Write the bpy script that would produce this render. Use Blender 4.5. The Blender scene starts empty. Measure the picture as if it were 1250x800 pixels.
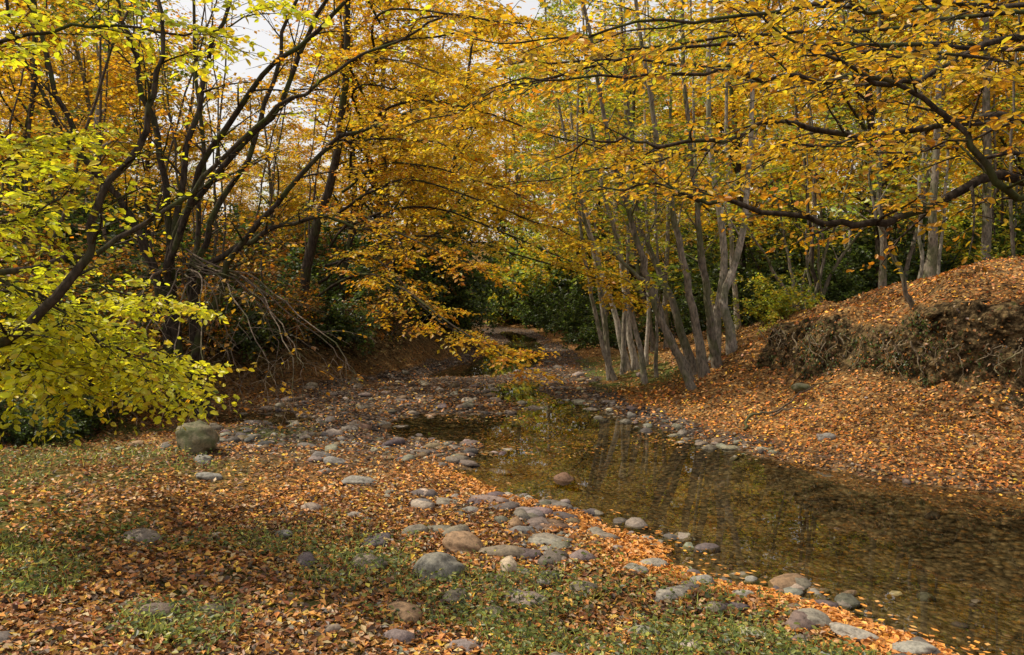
import bpy, math, random, time
import numpy as np
from mathutils import Vector
T00=time.time()
rng=np.random.default_rng(11)
random.seed(5)
scene=bpy.context.scene
COL=scene.collection
# ------------------------------------------------------------------ noise
def vnoise(x,y,seed=0.0):
    xi=np.floor(x); yi=np.floor(y); fx=x-xi; fy=y-yi
    fx=fx*fx*(3-2*fx); fy=fy*fy*(3-2*fy)
    def h(a,b):
        return (np.sin(a*127.1+b*311.7+seed*74.7)*43758.5453)%1.0
    a=h(xi,yi); b=h(xi+1,yi); c=h(xi,yi+1); d=h(xi+1,yi+1)
    return ((a*(1-fx)+b*fx)*(1-fy)+(c*(1-fx)+d*fx)*fy)*2-1
def fbm(x,y,seed=0,o=3):
    s=0;a=1;t=0
    for i in range(o):
        s=s+a*vnoise(x*2**i,y*2**i,seed+i*3.3); t+=a; a*=.5
    return s/t
def sstep(a,b,t):
    t=np.clip((t-a)/(b-a),0,1); return t*t*(3-2*t)
# ------------------------------------------------------------------ terrain
RB=np.array([(30,-10),(18,0),(12,4),(8,6),(5.0,7.6),(3.96,8.3),(3.19,9.34),(2.54,10.6),(1.7,13),(1.5,16),(1.75,20),(1.5,25),(1.1,30),(.6,36),(-1.5,42),(-6,50),(-14,70)],float)
LB=np.array([(-30,-10),(-16,2),(-9,7),(-5.9,9.6),(-5.0,11.5),(-4.7,13.4),(-3.5,15.5),(-1.9,18.6),(-0.9,23),(-.7,30),(-1.6,36),(-4.2,42),(-9,50),(-18,70)],float)
POOLS=[np.array([(2.33,4.36),(1.9,4.97),(1.17,5.6),(1.11,6.23),(.54,7),(.05,7.55),(-.65,8.7),(-.35,10),(-1.5,10.6),(-1.9,11.6),(-1.4,12.6),(-.2,12.4),(.3,13.2),(-.5,14.5),(-.6,15.8),(.1,17.2),(.6,17.2),(.5,15.3),(1.45,13.1),(2.35,10.6),(3.0,9.34),(3.8,8.2),(4.9,7.5),(8,5.8),(12,3.6),(14,-2),(8,-2),(5,2),(3.2,3.3)],float),
 np.array([(-4.8,12.8),(-3.6,12.9),(-2.9,12.2),(-3.2,11.5),(-4.3,11.6)],float),
 np.array([(-2.0,17.6),(-.4,17.8),(.6,20),(1.0,24),(.95,31),(.0,36),(-.6,36),(-.1,30),(-.6,24),(-1.4,21)],float)]
def segdist(x,y,P,closed):
    n=len(P); best=np.full(x.shape,1e9)
    for i in range(n if closed else n-1):
        a=P[i]; b=P[(i+1)%n]; d=b-a; L=(d**2).sum()
        t=np.clip(((x-a[0])*d[0]+(y-a[1])*d[1])/L,0,1)
        q=(x-a[0]-t*d[0])**2+(y-a[1]-t*d[1])**2
        best=np.minimum(best,q)
    return np.sqrt(best)
def inside(x,y,P):
    c=np.zeros(x.shape,bool); n=len(P)
    for i in range(n):
        a=P[i]; b=P[(i+1)%n]
        cond=((a[1]>y)!=(b[1]>y))
        xx=(b[0]-a[0])*(y-a[1])/(b[1]-a[1]+1e-12)+a[0]
        c^=(cond&(x<xx))
    return c
def fields(x,y):
    s=np.full(x.shape,1e9)
    for P in POOLS:
        d=segdist(x,y,P,True); d=np.where(inside(x,y,P),-d,d); s=np.minimum(s,d)
    s=s+.16*fbm(x*1.3,y*1.3,2)+.06*vnoise(x*5,y*5,4)
    xr=np.interp(y,RB[:,1],RB[:,0]); xl=np.interp(y,LB[:,1],LB[:,0])
    r=segdist(x,y,RB,False)*np.where(x>xr,1,-1)
    l=segdist(x,y,LB,False)*np.where(x<xl,1,-1)
    return s,r,l
def cutk(x,y):
    d1=np.hypot(x-7.4,(y-9.2)*.9)+.5*vnoise(x*1.2,y*1.2,61)+.25*vnoise(x*3,y*3,63); d2=np.hypot(x-4.35,y-12.5)+.3*vnoise(x*2,y*2,62)
    return np.maximum(sstep(3.3,1.9,d1),.85*sstep(1.4,.6,d2))
def height(x,y):
    s,r,l=fields(x,y)
    far=sstep(14,26,y)
    z=.045+.06*fbm(x*.9,y*.9,7)+.045*fbm(x*3.1,y*3.1,8)*sstep(0,.5,s)
    z=z-.03*far
    z=z+.24*sstep(.6,4.5,s)*(1-sstep(8.5,12,y))
    z=z*sstep(-.05,.7,s)+.012*sstep(0,.2,s)
    z=z-.17*sstep(0,1.8,-s)-.02*sstep(0,.15,-s)+.02*fbm(x*4,y*4,9)*sstep(0,.4,-s)
    rn=r+.40*fbm(x*.8,y*.8,15)+.12*fbm(x*3.3,y*3.3,16)*sstep(1.2,2.2,r)
    k=cutk(x,y)
    steep=np.interp(rn,[0,.4,1.5,2.4,2.64,3.6,5.2,9],[0,.07,.3,.68,1.62,1.95,2.3,2.6])
    soft=np.interp(rn,[0,.4,1.5,2.5,3.8,5.2,9],[0,.07,.35,.85,1.65,2.3,2.6])
    Hf=np.interp(y,[-50,5,12.5,15,18,24,35,60],[1,1,1,.8,.62,.4,.4,.6])
    z=z+(steep*k+soft*(1-k))*Hf*np.where(r>-1,1,0)
    z=z+np.interp(r,[0,10,30,80,300],[0,0,1.5,4,12])
    ln=l+.4*fbm(x*.8,y*.8,31)
    zl=np.interp(ln,[0,.3,1.4,2.6,6],[0,.12,.95,1.3,1.6])
    z=z+zl*np.interp(y,[-50,7,10,12,60],[.25,.3,.6,1,1])+np.interp(l,[0,8,30,80,300],[0,0,.8,3,10])
    z=z+np.interp(y,[-500,-30,0,45,80,300],[10,2,0,0,1.5,8])
    bank=np.maximum(sstep(.3,1.5,r),sstep(.3,1.5,l))
    z=z+bank*(.14*fbm(x*1.2,y*1.2,40)+.08*fbm(x*4,y*4,44))
    return z,s,r,l
# ------------------------------------------------------------------ mesh util
def make_mesh(name,V,F,C=None,mats=(),midx=None,smooth=None):
    me=bpy.data.meshes.new(name)
    V=np.asarray(V,np.float32); F=np.asarray(F,np.int32); k=F.shape[1]
    me.vertices.add(len(V)); me.vertices.foreach_set("co",V.ravel())
    me.loops.add(F.size); me.loops.foreach_set("vertex_index",F.ravel())
    me.polygons.add(len(F)); me.polygons.foreach_set("loop_start",np.arange(len(F),dtype=np.int32)*k)
    for m in mats: me.materials.append(m)
    if midx is not None: me.polygons.foreach_set("material_index",np.asarray(midx,np.int32))
    if smooth is not None:
        sm=np.full(len(F),smooth) if np.isscalar(smooth) else smooth
        me.polygons.foreach_set("use_smooth",sm.astype(bool))
    if C is not None:
        a=me.color_attributes.new("Col",'FLOAT_COLOR','POINT')
        C=np.asarray(C,np.float32)
        if C.shape[1]==3: C=np.hstack([C,np.ones((len(C),1),np.float32)])
        a.data.foreach_set("color",C.ravel())
    me.update(calc_edges=True)
    return me
def add_obj(name,me,loc=(0,0,0),rot=(0,0,0),sc=(1,1,1),parent=None):
    o=bpy.data.objects.new(name,me); COL.objects.link(o)
    o.location=loc; o.rotation_euler=rot; o.scale=sc
    if parent: o.parent=parent
    return o
# ------------------------------------------------------------------ materials
def newmat(name):
    m=bpy.data.materials.new(name); m.use_nodes=True
    nt=m.node_tree; nt.nodes.clear()
    return m,nt
class N:
    def __init__(s,nt): s.nt=nt
    def __call__(s,t,**kw):
        n=s.nt.nodes.new(t)
        for k,v in kw.items():
            if k.startswith('i_'):
                key=k[2:].replace('_',' ')
                n.inputs[int(key) if key.isdigit() else key].default_value=v
            else: setattr(n,k,v)
        return n
    def l(s,a,b): s.nt.links.new(a,b)
def ramp(n,nt,stops,interp='LINEAR'):
    r=nt.nodes.new('ShaderNodeValToRGB'); cr=r.color_ramp; cr.interpolation=interp
    cr.elements[0].position=stops[0][0]; cr.elements[0].color=(*stops[0][1],1)
    cr.elements[1].position=stops[-1][0]; cr.elements[1].color=(*stops[-1][1],1)
    for p,c in stops[1:-1]:
        e=cr.elements.new(p); e.color=(*c,1)
    return r
def mixc(n,fac,a,b,bt='MIX'):
    m=n('ShaderNodeMix',data_type='RGBA',blend_type=bt)
    for sock,v in ((m.inputs[0],fac),(m.inputs[6],a),(m.inputs[7],b)):
        if hasattr(v,'is_linked') : n.l(v,sock)
        elif isinstance(v,(int,float)): sock.default_value=v
        else: sock.default_value=(*v,1)
    return m.outputs[2]
def leafmat(name,trans=.5,gloss=.06,rough=.45):
    m,nt=newmat(name); n=N(nt)
    a=n('ShaderNodeVertexColor',layer_name="Col")
    d=n('ShaderNodeBsdfDiffuse'); t=n('ShaderNodeBsdfTranslucent'); gl=n('ShaderNodeBsdfGlossy',i_Roughness=rough)
    n.l(a.outputs[0],d.inputs[0]); n.l(a.outputs[0],t.inputs[0])
    m1=n('ShaderNodeMixShader',i_0=trans); n.l(d.outputs[0],m1.inputs[1]); n.l(t.outputs[0],m1.inputs[2])
    m2=n('ShaderNodeMixShader',i_0=gloss); n.l(m1.outputs[0],m2.inputs[1]); n.l(gl.outputs[0],m2.inputs[2])
    o=n('ShaderNodeOutputMaterial'); n.l(m2.outputs[0],o.inputs[0])
    return m
M_LEAF=leafmat("leaf_mat",.60,.035)
M_LITTER=leafmat("fallen_leaf_mat",.12,.04,.5)
def barkmat():
    m,nt=newmat("bark_mat"); n=N(nt)
    a=n('ShaderNodeVertexColor',layer_name="Col"); tc=n('ShaderNodeTexCoord')
    mp=n('ShaderNodeMapping'); mp.inputs['Scale'].default_value=(1,1,.35); n.l(tc.outputs['Object'],mp.inputs[0])
    n1=n('ShaderNodeTexNoise',i_Scale=28.0,i_Detail=4.0,i_Roughness=.65); n.l(mp.outputs[0],n1.inputs['Vector'])
    n2=n('ShaderNodeTexNoise',i_Scale=2.6,i_Detail=2.0); n.l(tc.outputs['Object'],n2.inputs['Vector'])
    r1=ramp(n,nt,[(.32,(.35,.35,.35)),(.5,(.9,.9,.9)),(.68,(1.5,1.45,1.4))]); n.l(n1.outputs[0],r1.inputs[0])
    c=mixc(n,1.0,a.outputs[0],r1.outputs[0],'MULTIPLY')
    r2=ramp(n,nt,[(.5,(0,0,0)),(.62,(1,1,1))]); n.l(n2.outputs[0],r2.inputs[0])
    mm=n('ShaderNodeMath',operation='MULTIPLY',i_1=.5); n.l(r2.outputs[0],mm.inputs[0])
    c=mixc(n,mm.outputs[0],c,(.06,.08,.02))
    b=n('ShaderNodeBsdfDiffuse'); n.l(c,b.inputs[0])
    o=n('ShaderNodeOutputMaterial'); n.l(b.outputs[0],o.inputs[0]); return m
M_BARK=barkmat()
def rockmat(name,moss=.0):
    m,nt=newmat(name); n=N(nt)
    a=n('ShaderNodeVertexColor',layer_name="Col"); g=n('ShaderNodeNewGeometry')
    n1=n('ShaderNodeTexNoise',i_Scale=26.0,i_Detail=6.0,i_Roughness=.7); n.l(g.outputs['Position'],n1.inputs['Vector'])
    r1=ramp(n,nt,[(.3,(.35,.33,.3)),(.5,(.95,.95,.95)),(.72,(1.45,1.4,1.3))]); n.l(n1.outputs[0],r1.inputs[0])
    c=mixc(n,1.0,a.outputs[0],r1.outputs[0],'MULTIPLY')
    if moss>0:
        n2=n('ShaderNodeTexNoise',i_Scale=7.0,i_Detail=5.0); n.l(g.outputs['Position'],n2.inputs['Vector'])
        r2=ramp(n,nt,[(.42,(0,0,0)),(.58,(moss,moss,moss))]); n.l(n2.outputs[0],r2.inputs[0])
        c=mixc(n,r2.outputs[0],c,(.06,.07,.025))
    bp=n('ShaderNodeBump',i_Strength=.8,i_Distance=.014); n.l(n1.outputs[0],bp.inputs['Height'])
    b=n('ShaderNodeBsdfPrincipled',i_Roughness=.8); n.l(c,b.inputs['Base Color']); n.l(bp.outputs[0],b.inputs['Normal'])
    b.inputs['Specular IOR Level'].default_value=.25
    o=n('ShaderNodeOutputMaterial'); n.l(b.outputs[0],o.inputs[0]); return m
M_ROCK=rockmat("stone_mat"); M_MOSSROCK=rockmat("mossy_stone_mat",.8)
def groundmat():
    m,nt=newmat("forest_floor_mat"); n=N(nt)
    a=n('ShaderNodeVertexColor',layer_name="Col"); g=n('ShaderNodeNewGeometry')
    sp=n('ShaderNodeSeparateColor'); n.l(a.outputs[0],sp.inputs[0])
    v1=n('ShaderNodeTexVoronoi',i_Scale=30.0); n.l(g.outputs['Position'],v1.inputs['Vector'])
    s1=n('ShaderNodeSeparateColor'); n.l(v1.outputs['Color'],s1.inputs[0])
    pal_=[(0,(.04,.027,.015)),(.25,(.11,.058,.026)),(.45,(.2,.095,.034)),(.62,(.28,.14,.045)),(.8,(.3,.19,.08)),(1,(.15,.1,.055))]
    ra=ramp(n,nt,pal_); n.l(s1.outputs[0],ra.inputs[0])
    big=n('ShaderNodeTexNoise',i_Scale=1.5,i_Detail=6.0,i_Roughness=.6); n.l(g.outputs['Position'],big.inputs['Vector'])
    rbig=ramp(n,nt,[(.3,(.5,.48,.45)),(.55,(1,1,1)),(.75,(1.3,1.2,1.1))]); n.l(big.outputs[0],rbig.inputs[0])
    litter=mixc(n,1.0,ra.outputs[0],rbig.outputs[0],'MULTIPLY')
    v3=n('ShaderNodeTexVoronoi',i_Scale=20.0); n.l(g.outputs['Position'],v3.inputs['Vector'])
    s3=n('ShaderNodeSeparateColor'); n.l(v3.outputs['Color'],s3.inputs[0])
    gp=[(0,(.04,.033,.028)),(.3,(.11,.09,.08)),(.5,(.18,.15,.13)),(.7,(.2,.11,.05)),(.85,(.08,.06,.05)),(1,(.27,.22,.18))]
    rc=ramp(n,nt,gp); n.l(s3.outputs[0],rc.inputs[0])
    md=n('ShaderNodeMath',operation='MULTIPLY',i_1=1.3); n.l(v3.outputs['Distance'],md.inputs[0])
    rdist=ramp(n,nt,[(.0,(1.1,1.1,1.1)),(.55,(.8,.8,.8)),(.9,(.25,.25,.25))]); n.l(md.outputs[0],rdist.inputs[0])
    gm=mixc(n,1.0,rc.outputs[0],rdist.outputs[0],'MULTIPLY')
    c=mixc(n,sp.outputs[0],litter,gm)
    rg=ramp(n,nt,[(.42,(0,0,0)),(.56,(1,1,1))]); n.l(big.outputs[0],rg.inputs[0])
    mg=n('ShaderNodeMath',operation='MULTIPLY'); n.l(rg.outputs[0],mg.inputs[0]); n.l(sp.outputs[1],mg.inputs[1])
    c=mixc(n,mg.outputs[0],c,(.07,.085,.025))
    nf=n('ShaderNodeTexNoise',i_Scale=9.0,i_Detail=6.0,i_Roughness=.7); n.l(g.outputs['Position'],nf.inputs['Vector'])
    so=ramp(n,nt,[(.34,(.01,.008,.005)),(.48,(.045,.032,.017)),(.57,(.15,.10,.05)),(.64,(.055,.06,.02)),(.72,(.08,.10,.03))]); n.l(nf.outputs[0],so.inputs[0])
    c=mixc(n,sp.outputs[2],c,so.outputs[0])
    px=n('ShaderNodeSeparateXYZ'); n.l(g.outputs['Position'],px.inputs[0])
    wet=n('ShaderNodeMapRange'); wet.inputs[1].default_value=-.03; wet.inputs[2].default_value=.015; wet.inputs[3].default_value=.95; wet.inputs[4].default_value=0
    n.l(px.outputs[2],wet.inputs[0])
    wc=mixc(n,1.0,gm,(1.25,1.08,.7),'MULTIPLY')
    wc2=mixc(n,rg.outputs[0],(.035,.034,.02),(.15,.12,.06))
    wc=mixc(n,.35,wc,wc2)
    c=mixc(n,wet.outputs[0],c,wc)
    hh=n('ShaderNodeMath',operation='SUBTRACT'); n.l(nf.outputs[0],hh.inputs[0]); n.l(v3.outputs['Distance'],hh.inputs[1])
    bp=n('ShaderNodeBump',i_Strength=.7,i_Distance=.05); n.l(hh.outputs[0],bp.inputs['Height'])
    b=n('ShaderNodeBsdfDiffuse'); n.l(c,b.inputs[0]); n.l(bp.outputs[0],b.inputs['Normal'])
    o=n('ShaderNodeOutputMaterial'); n.l(b.outputs[0],o.inputs[0]); return m
M_GROUND=groundmat()
def watermat():
    m,nt=newmat("creek_water_mat"); n=N(nt)
    g=n('ShaderNodeNewGeometry')
    mp=n('ShaderNodeMapping'); mp.inputs['Scale'].default_value=(1,1.6,1); n.l(g.outputs['Position'],mp.inputs[0])
    n1=n('ShaderNodeTexNoise',i_Scale=2.2,i_Detail=1.0,i_Distortion=.3); n.l(mp.outputs[0],n1.inputs['Vector'])
    bp=n('ShaderNodeBump',i_Strength=.03,i_Distance=.01); n.l(n1.outputs[0],bp.inputs['Height'])
    fr=n('ShaderNodeFresnel',i_IOR=1.55); n.l(bp.outputs[0],fr.inputs['Normal'])
    tr=n('ShaderNodeBsdfTransparent'); tr.inputs[0].default_value=(.90,.89,.79,1)
    gl=n('ShaderNodeBsdfGlossy',i_Roughness=.0); n.l(bp.outputs[0],gl.inputs['Normal'])
    mx=n('ShaderNodeMixShader'); n.l(fr.outputs[0],mx.inputs[0]); n.l(tr.outputs[0],mx.inputs[1]); n.l(gl.outputs[0],mx.inputs[2])
    o=n('ShaderNodeOutputMaterial'); n.l(mx.outputs[0],o.inputs[0]); return m
M_WATER=watermat()
# ------------------------------------------------------------------ ground mesh
def axis_y():
    ys=[-3.0]
    while ys[-1]<260:
        y=ys[-1]; ys.append(y+(.06 if y<6 else .06+(y-6)*.011))
    neg=[-3.0]
    while neg[-1]>-200: neg.append(neg[-1]-(.3+(-3-neg[-1])*.12))
    return np.array(neg[::-1][:-1]+ys)
def axis_x():
    xs=[0.0]
    while xs[-1]<260:
        x=xs[-1]; xs.append(x+(.055 if x<7 else .055+(x-7)*.05))
    xs=np.array(xs); return np.concatenate([-xs[:0:-1],xs])
gy=axis_y(); gx=axis_x()
X,Y=np.meshgrid(gx,gy); nx=len(gx); ny=len(gy)
Z,S,R_,L_=height(X.ravel(),Y.ravel())
Zg=Z.reshape(ny,nx)
DX=np.gradient(Zg,axis=1)/np.gradient(gx)[None,:]; DY=np.gradient(Zg,axis=0)/np.gradient(gy)[:,None]
SL=np.hypot(DX,DY)
def lookup(x,y,*arrs):
    i=np.clip(np.searchsorted(gx,x)-1,0,nx-2); j=np.clip(np.searchsorted(gy,y)-1,0,ny-2)
    u=np.clip((x-gx[i])/(gx[i+1]-gx[i]),0,1); v=np.clip((y-gy[j])/(gy[j+1]-gy[j]),0,1)
    out=[]
    for A in arrs:
        out.append((A[j,i]*(1-u)+A[j,i+1]*u)*(1-v)+(A[j+1,i]*(1-u)+A[j+1,i+1]*u)*v)
    return out
Sg=S.reshape(ny,nx); Rg=R_.reshape(ny,nx); Lg=L_.reshape(ny,nx)
def hz(x,y): return float(lookup(np.array([x]),np.array([y]),Zg)[0][0])
xf=X.ravel(); yf=Y.ravel()
def masks(x,y,z,s,r,l,sl):
    bed=np.where(r<.3,1,0)*np.where(l<.3,1,0)
    grav=bed*sstep(7.8,10,y-.15*x)*sstep(-.55,.1,fbm(x*.7,y*.7,51)+.3)*sstep(-4.6,-3.4,x)
    grav=np.maximum(grav,bed*sstep(.9,.1,s)*.5)
    lowfg=sstep(6.2,4.6,y+.35*x+.6*fbm(x*.8,y*.8,61))*np.where(x<2.6,1,0)
    leftfg=sstep(-2.0,-3.6,x)*np.where(y<11,1,0)*sstep(-.2,.3,fbm(x*.9,y*.9,62)+.2)
    gbank=np.where((r>0)&(r<1.8),1,0)*sstep(13.5,15.5,y)*sstep(24,20,y)
    lb=np.where(l>.8,.45,0)+np.where(r>6,.35,0)*np.where(y>14,1,0)
    green=np.clip(lowfg*.8+leftfg*.8+gbank*.95+lb,0,1)*np.where(s>.25,1,0)
    cliff=sstep(.8,1.3,sl)*np.where((r>.5)|(l>.2),1,0)
    cliff=np.maximum(cliff,.9*sstep(0,1,l)*sstep(8.5,11,y))
    return grav,green,cliff
gr,gn,cl=masks(xf,yf,Z,S,R_,L_,SL.ravel())
GRg=gr.reshape(ny,nx); GNg=gn.reshape(ny,nx); CLg=cl.reshape(ny,nx)
V=np.stack([xf,yf,Z],1); idx=np.arange(nx*ny).reshape(ny,nx)
F=np.stack([idx[:-1,:-1],idx[:-1,1:],idx[1:,1:],idx[1:,:-1]],-1).reshape(-1,4)
add_obj("ground",make_mesh("ground",V,F,np.stack([gr,gn,cl],1),[M_GROUND],smooth=True))
wx=np.linspace(-14,30,45); wy=np.linspace(-6,46,53); WX,WY=np.meshgrid(wx,wy)
wi=np.arange(WX.size).reshape(WX.shape)
WF=np.stack([wi[:-1,:-1],wi[:-1,1:],wi[1:,1:],wi[1:,:-1]],-1).reshape(-1,4)
add_obj("creek_water",make_mesh("creek_water",np.stack([WX.ravel(),WY.ravel(),WX.ravel()*0],1),WF,None,[M_WATER],smooth=True))
# eroded earth face of the cut bank, sampled by height so it has real clods and overhangs
U_=np.array([-.527,.85]); Nn=np.array([.85,.527]); P0=np.array([8.6,3.6])
ss=np.arange(0,12.2,.035); rr=np.arange(.8,6.5,.02)
PX=P0[0]+ss[:,None]*U_[0]+rr[None,:]*Nn[0]; PY=P0[1]+ss[:,None]*U_[1]+rr[None,:]*Nn[1]
HH=height(PX.ravel(),PY.ravel())[0].reshape(PX.shape); HH=np.maximum.accumulate(HH,axis=1)
hl=np.linspace(.5,2.0,56)
RR=np.stack([np.interp(hl,HH[i]+np.arange(len(rr))*1e-6,rr) for i in range(len(ss))])
cx_=P0[0]+ss[:,None]*U_[0]+RR*Nn[0]; cy_=P0[1]+ss[:,None]*U_[1]+RR*Nn[1]; cz_=np.tile(hl,(len(ss),1))
kk=cutk(cx_,cy_)
steepness=1/(np.gradient(RR,axis=1)/np.gradient(hl)[None,:]+.02)
kk=kk*sstep(1.0,2.2,steepness)
for _ in range(3):
    kk[:,1:-1]=(kk[:,:-2]+kk[:,1:-1]+kk[:,2:])/3; kk[1:-1]=(kk[:-2]+kk[1:-1]+kk[2:])/3
lump_=.13*fbm(ss[:,None]*1.9+cz_*1.2,cz_*2.2+ss[:,None]*.6,71)+.10*fbm(ss[:,None]*6,cz_*6,72)+.04*vnoise(ss[:,None]*20,cz_*20,73)
off=kk*(.06+lump_+.06*sstep(1.3,1.65,cz_))-.04*(1-kk)
cx_=cx_-off*Nn[0]; cy_=cy_-off*Nn[1]; cz_=cz_-kk*.05*fbm(ss[:,None]*3,cz_*5,75)
ci=np.arange(cx_.size).reshape(cx_.shape)
CF=np.stack([ci[:-1,:-1],ci[1:,:-1],ci[1:,1:],ci[:-1,1:]],-1).reshape(-1,4)
km=(kk[:-1,:-1]>.08).ravel(); CF=CF[km]
cmask=np.stack([cx_.ravel()*0,cx_.ravel()*0,np.ones(cx_.size)],1)
add_obj("eroded_bank_face",make_mesh("eroded_bank_face",np.stack([cx_.ravel(),cy_.ravel(),cz_.ravel()],1),CF,cmask,[M_GROUND],smooth=True))
sel=np.where(kk.ravel()>.35)[0]
FACEP=np.stack([cx_.ravel(),cy_.ravel(),cz_.ravel()],1)[sel]
print("terrain",time.time()-T00,len(sel))
# ------------------------------------------------------------------ palettes
YEL=(.92,.62,.03);GOLD=(.88,.47,.02);ORG=(.80,.31,.015);BRN=(.38,.15,.025);YG=(.66,.64,.035);LG=(.30,.40,.04);DG=(.045,.075,.018);MG=(.12,.19,.028);LIME=(.92,.90,.03)
def pal(*cw):
    cols=np.array([c for c,w in cw]); ws=np.array([w for c,w in cw],float); ws/=ws.sum()
    def f(n):
        i=rng.choice(len(cols),n,p=ws); c=cols[i]*rng.uniform(.6,1.12,(n,1))
        c=c*(1+rng.normal(0,.06,(n,3))); return np.clip(c,.005,.92)
    return f
P_AUT=pal((YEL,5),(GOLD,4.5),(ORG,2),(YG,1.6),(BRN,.8))
P_ORG=pal((GOLD,5),(ORG,3),(YEL,4),(BRN,1.3),(YG,.5))
P_YEL=pal((YEL,5.5),(GOLD,3.5),(YG,2),(ORG,.8))
P_LIM=pal((LIME,7),(YG,2),(YEL,1.6),(LG,.8))
P_GRN=pal((YG,4),(LG,4.5),(YEL,2),(MG,3),(GOLD,.7))
P_BUSH=pal((DG,5),(MG,3.5),(LG,.8))
P_BROWN=pal((BRN,4),(ORG,2),(GOLD,1),(MG,3),(DG,3))
# ------------------------------------------------------------------ tree builder
UP=np.array([0,0,1.0])
def nrm(a): return a/(np.linalg.norm(a,axis=-1,keepdims=True)+1e-9)
class Builder:
    def __init__(s): s.V=[];s.F=[];s.C=[];s.n=0;s.L=[]
    def tube(s,P,R,k,col):
        T=nrm(np.gradient(P,axis=0)); m=T.mean(0)
        ref=UP if abs(m[2])<.8*np.linalg.norm(m) else np.array([1.0,.1,0])
        U=nrm(np.cross(T,ref)); W=np.cross(T,U)
        a=np.arange(k)*2*math.pi/k
        ring=P[:,None,:]+R[:,None,None]*(np.cos(a)[None,:,None]*U[:,None,:]+np.sin(a)[None,:,None]*W[:,None,:])
        n=len(P); i=np.arange(n*k).reshape(n,k); j=np.roll(i,-1,axis=1)
        f=np.stack([i[:-1],j[:-1],j[1:],i[1:]],-1).reshape(-1,4)+s.n
        s.V.append(ring.reshape(-1,3)); s.F.append(f); s.C.append(np.tile(np.array(col),(n*k,1))); s.n+=n*k
    def leaves(s,p,ax,no,sz,c): s.L.append((p,ax,no,sz,c))
    def build(s,name,shape=6):
        nb=sum(len(f) for f in s.F)
        V=s.V;F=s.F;C=s.C
        if s.L:
            p,ax,no,sz,c=[np.concatenate([l[i] for l in s.L]) for i in range(5)]
            ax=nrm(ax); sd=nrm(np.cross(no,ax)); no=np.cross(ax,sd); sz=sz[:,None]
            if shape==6: loc=[(0,0,0),(.28,.25,.06),(.68,.25,.03),(1,0,-.1),(.68,-.25,.03),(.28,-.25,.06)]; fi=[[0,3,2,1],[0,5,4,3]]
            else: loc=[(0,0,0),(.45,.34,.05),(1,0,-.08),(.45,-.34,.05)]; fi=[[0,3,2,1]]
            k=len(loc); m=len(p)
            q=np.stack([p+sz*(u*ax+w*sd+h*no) for u,w,h in loc],1).reshape(-1,3)
            base=(np.arange(m)*k+s.n)[:,None]
            f=np.concatenate([base+np.array(x)[None,:] for x in fi])
            shade=np.linspace(.9,1.08,k); cc=c[:,None,:]*shade[None,:,None]
            V=V+[q];F=F+[f];C=C+[cc.reshape(-1,3)]
        V=np.concatenate(V);F=np.concatenate(F);C=np.concatenate(C)
        mi=np.zeros(len(F),int); mi[nb:]=1
        return make_mesh(name,V,F,C,[M_BARK,M_LEAF],mi,smooth=(mi==0))
def leafset(b,P,T,pr):
    n=int(pr['nleaf']*rng.uniform(.6,1.2))
    if n<1: return
    t=np.linspace(.1,1,n)*(len(P)-1); i=np.minimum(t.astype(int),len(P)-2); f=(t-i)[:,None]
    pos=P[i]*(1-f)+P[i+1]*f; tt=T[i]
    sg=np.where(np.arange(n)%2==0,1,-1)[:,None]
    sd=nrm(np.cross(tt,UP)+1e-4)*sg
    ax=tt*.5+sd*.85+rng.normal(0,.25,(n,3))+np.array([0,0,-.15])
    no=UP+rng.normal(0,pr.get('tilt',.5),(n,3))
    pos=pos+rng.normal(0,pr.get('jit',.015),(n,3))
    sz=pr['ls']*rng.uniform(.6,1.2,n)
    hue=pr['pal'](1)[0]; c=pr['pal'](n)*.6+hue*.4
    b.leaves(pos,ax,no,sz,c*rng.uniform(.68,1.12))
def spawn(b,P,T,lvl,pr,t0,cnt,rbase):
    n=len(P)
    for j in range(cnt):
        t=t0+(1-t0)*(j+rng.uniform(.1,.9))/cnt
        q=t*(n-1); i=min(int(q),n-2); f=q-i
        p=P[i]*(1-f)+P[i+1]*f; T0=T[i]
        ang=math.radians(rng.uniform(*pr.get('ang',(35,65))))
        rp=rng.normal(0,1,3)
        if pr['flat'][lvl]>0:
            sd=np.cross(T0,UP)
            if np.linalg.norm(sd)<.3: sd=np.array([rp[0],rp[1],0])
            sd=nrm(sd)*(1 if j%2 else -1)
            rp=sd*pr['flat'][lvl]+nrm(rp)*(1-pr['flat'][lvl])
        rp=rp-T0*np.dot(rp,T0); rp=nrm(rp)
        d=T0*math.cos(ang)+rp*math.sin(ang)
        L=pr['len'][lvl]*(1-.45*t)*rng.uniform(.65,1.2)
        rr=max(rbase*(1-.75*t)*.5,.003)
        branch(b,p,d,L,min(rr,pr['rmax'][lvl]),lvl+1,pr)
def branch(b,p,d,L,r,lvl,pr):
    n=max(3,int(L/pr['seg'][lvl]))+1
    tr=pr['trop'][lvl]
    D=nrm(d)[None,:]+np.cumsum(rng.normal(0,pr['wob'],(n,3)),axis=0)+np.linspace(0,1,n)[:,None]*np.array([0,0,tr])
    D=nrm(D); P=np.vstack([p,p+np.cumsum(D*L/n,axis=0)])
    T=nrm(np.gradient(P,axis=0))
    R=np.linspace(r,max(r*.3,.0018),len(P))
    k=8 if lvl==0 else (5 if lvl==1 else 3)
    b.tube(P,R,k,np.array(pr['bark'])*rng.uniform(.8,1.2))
    if lvl<pr['max']:
        spawn(b,P,T,lvl,pr,pr['t0'][lvl],pr['nc'][lvl],r)
        if lvl>=1: leafset(b,P[-3:],T[-3:],pr)
    else: leafset(b,P,T,pr)
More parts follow.
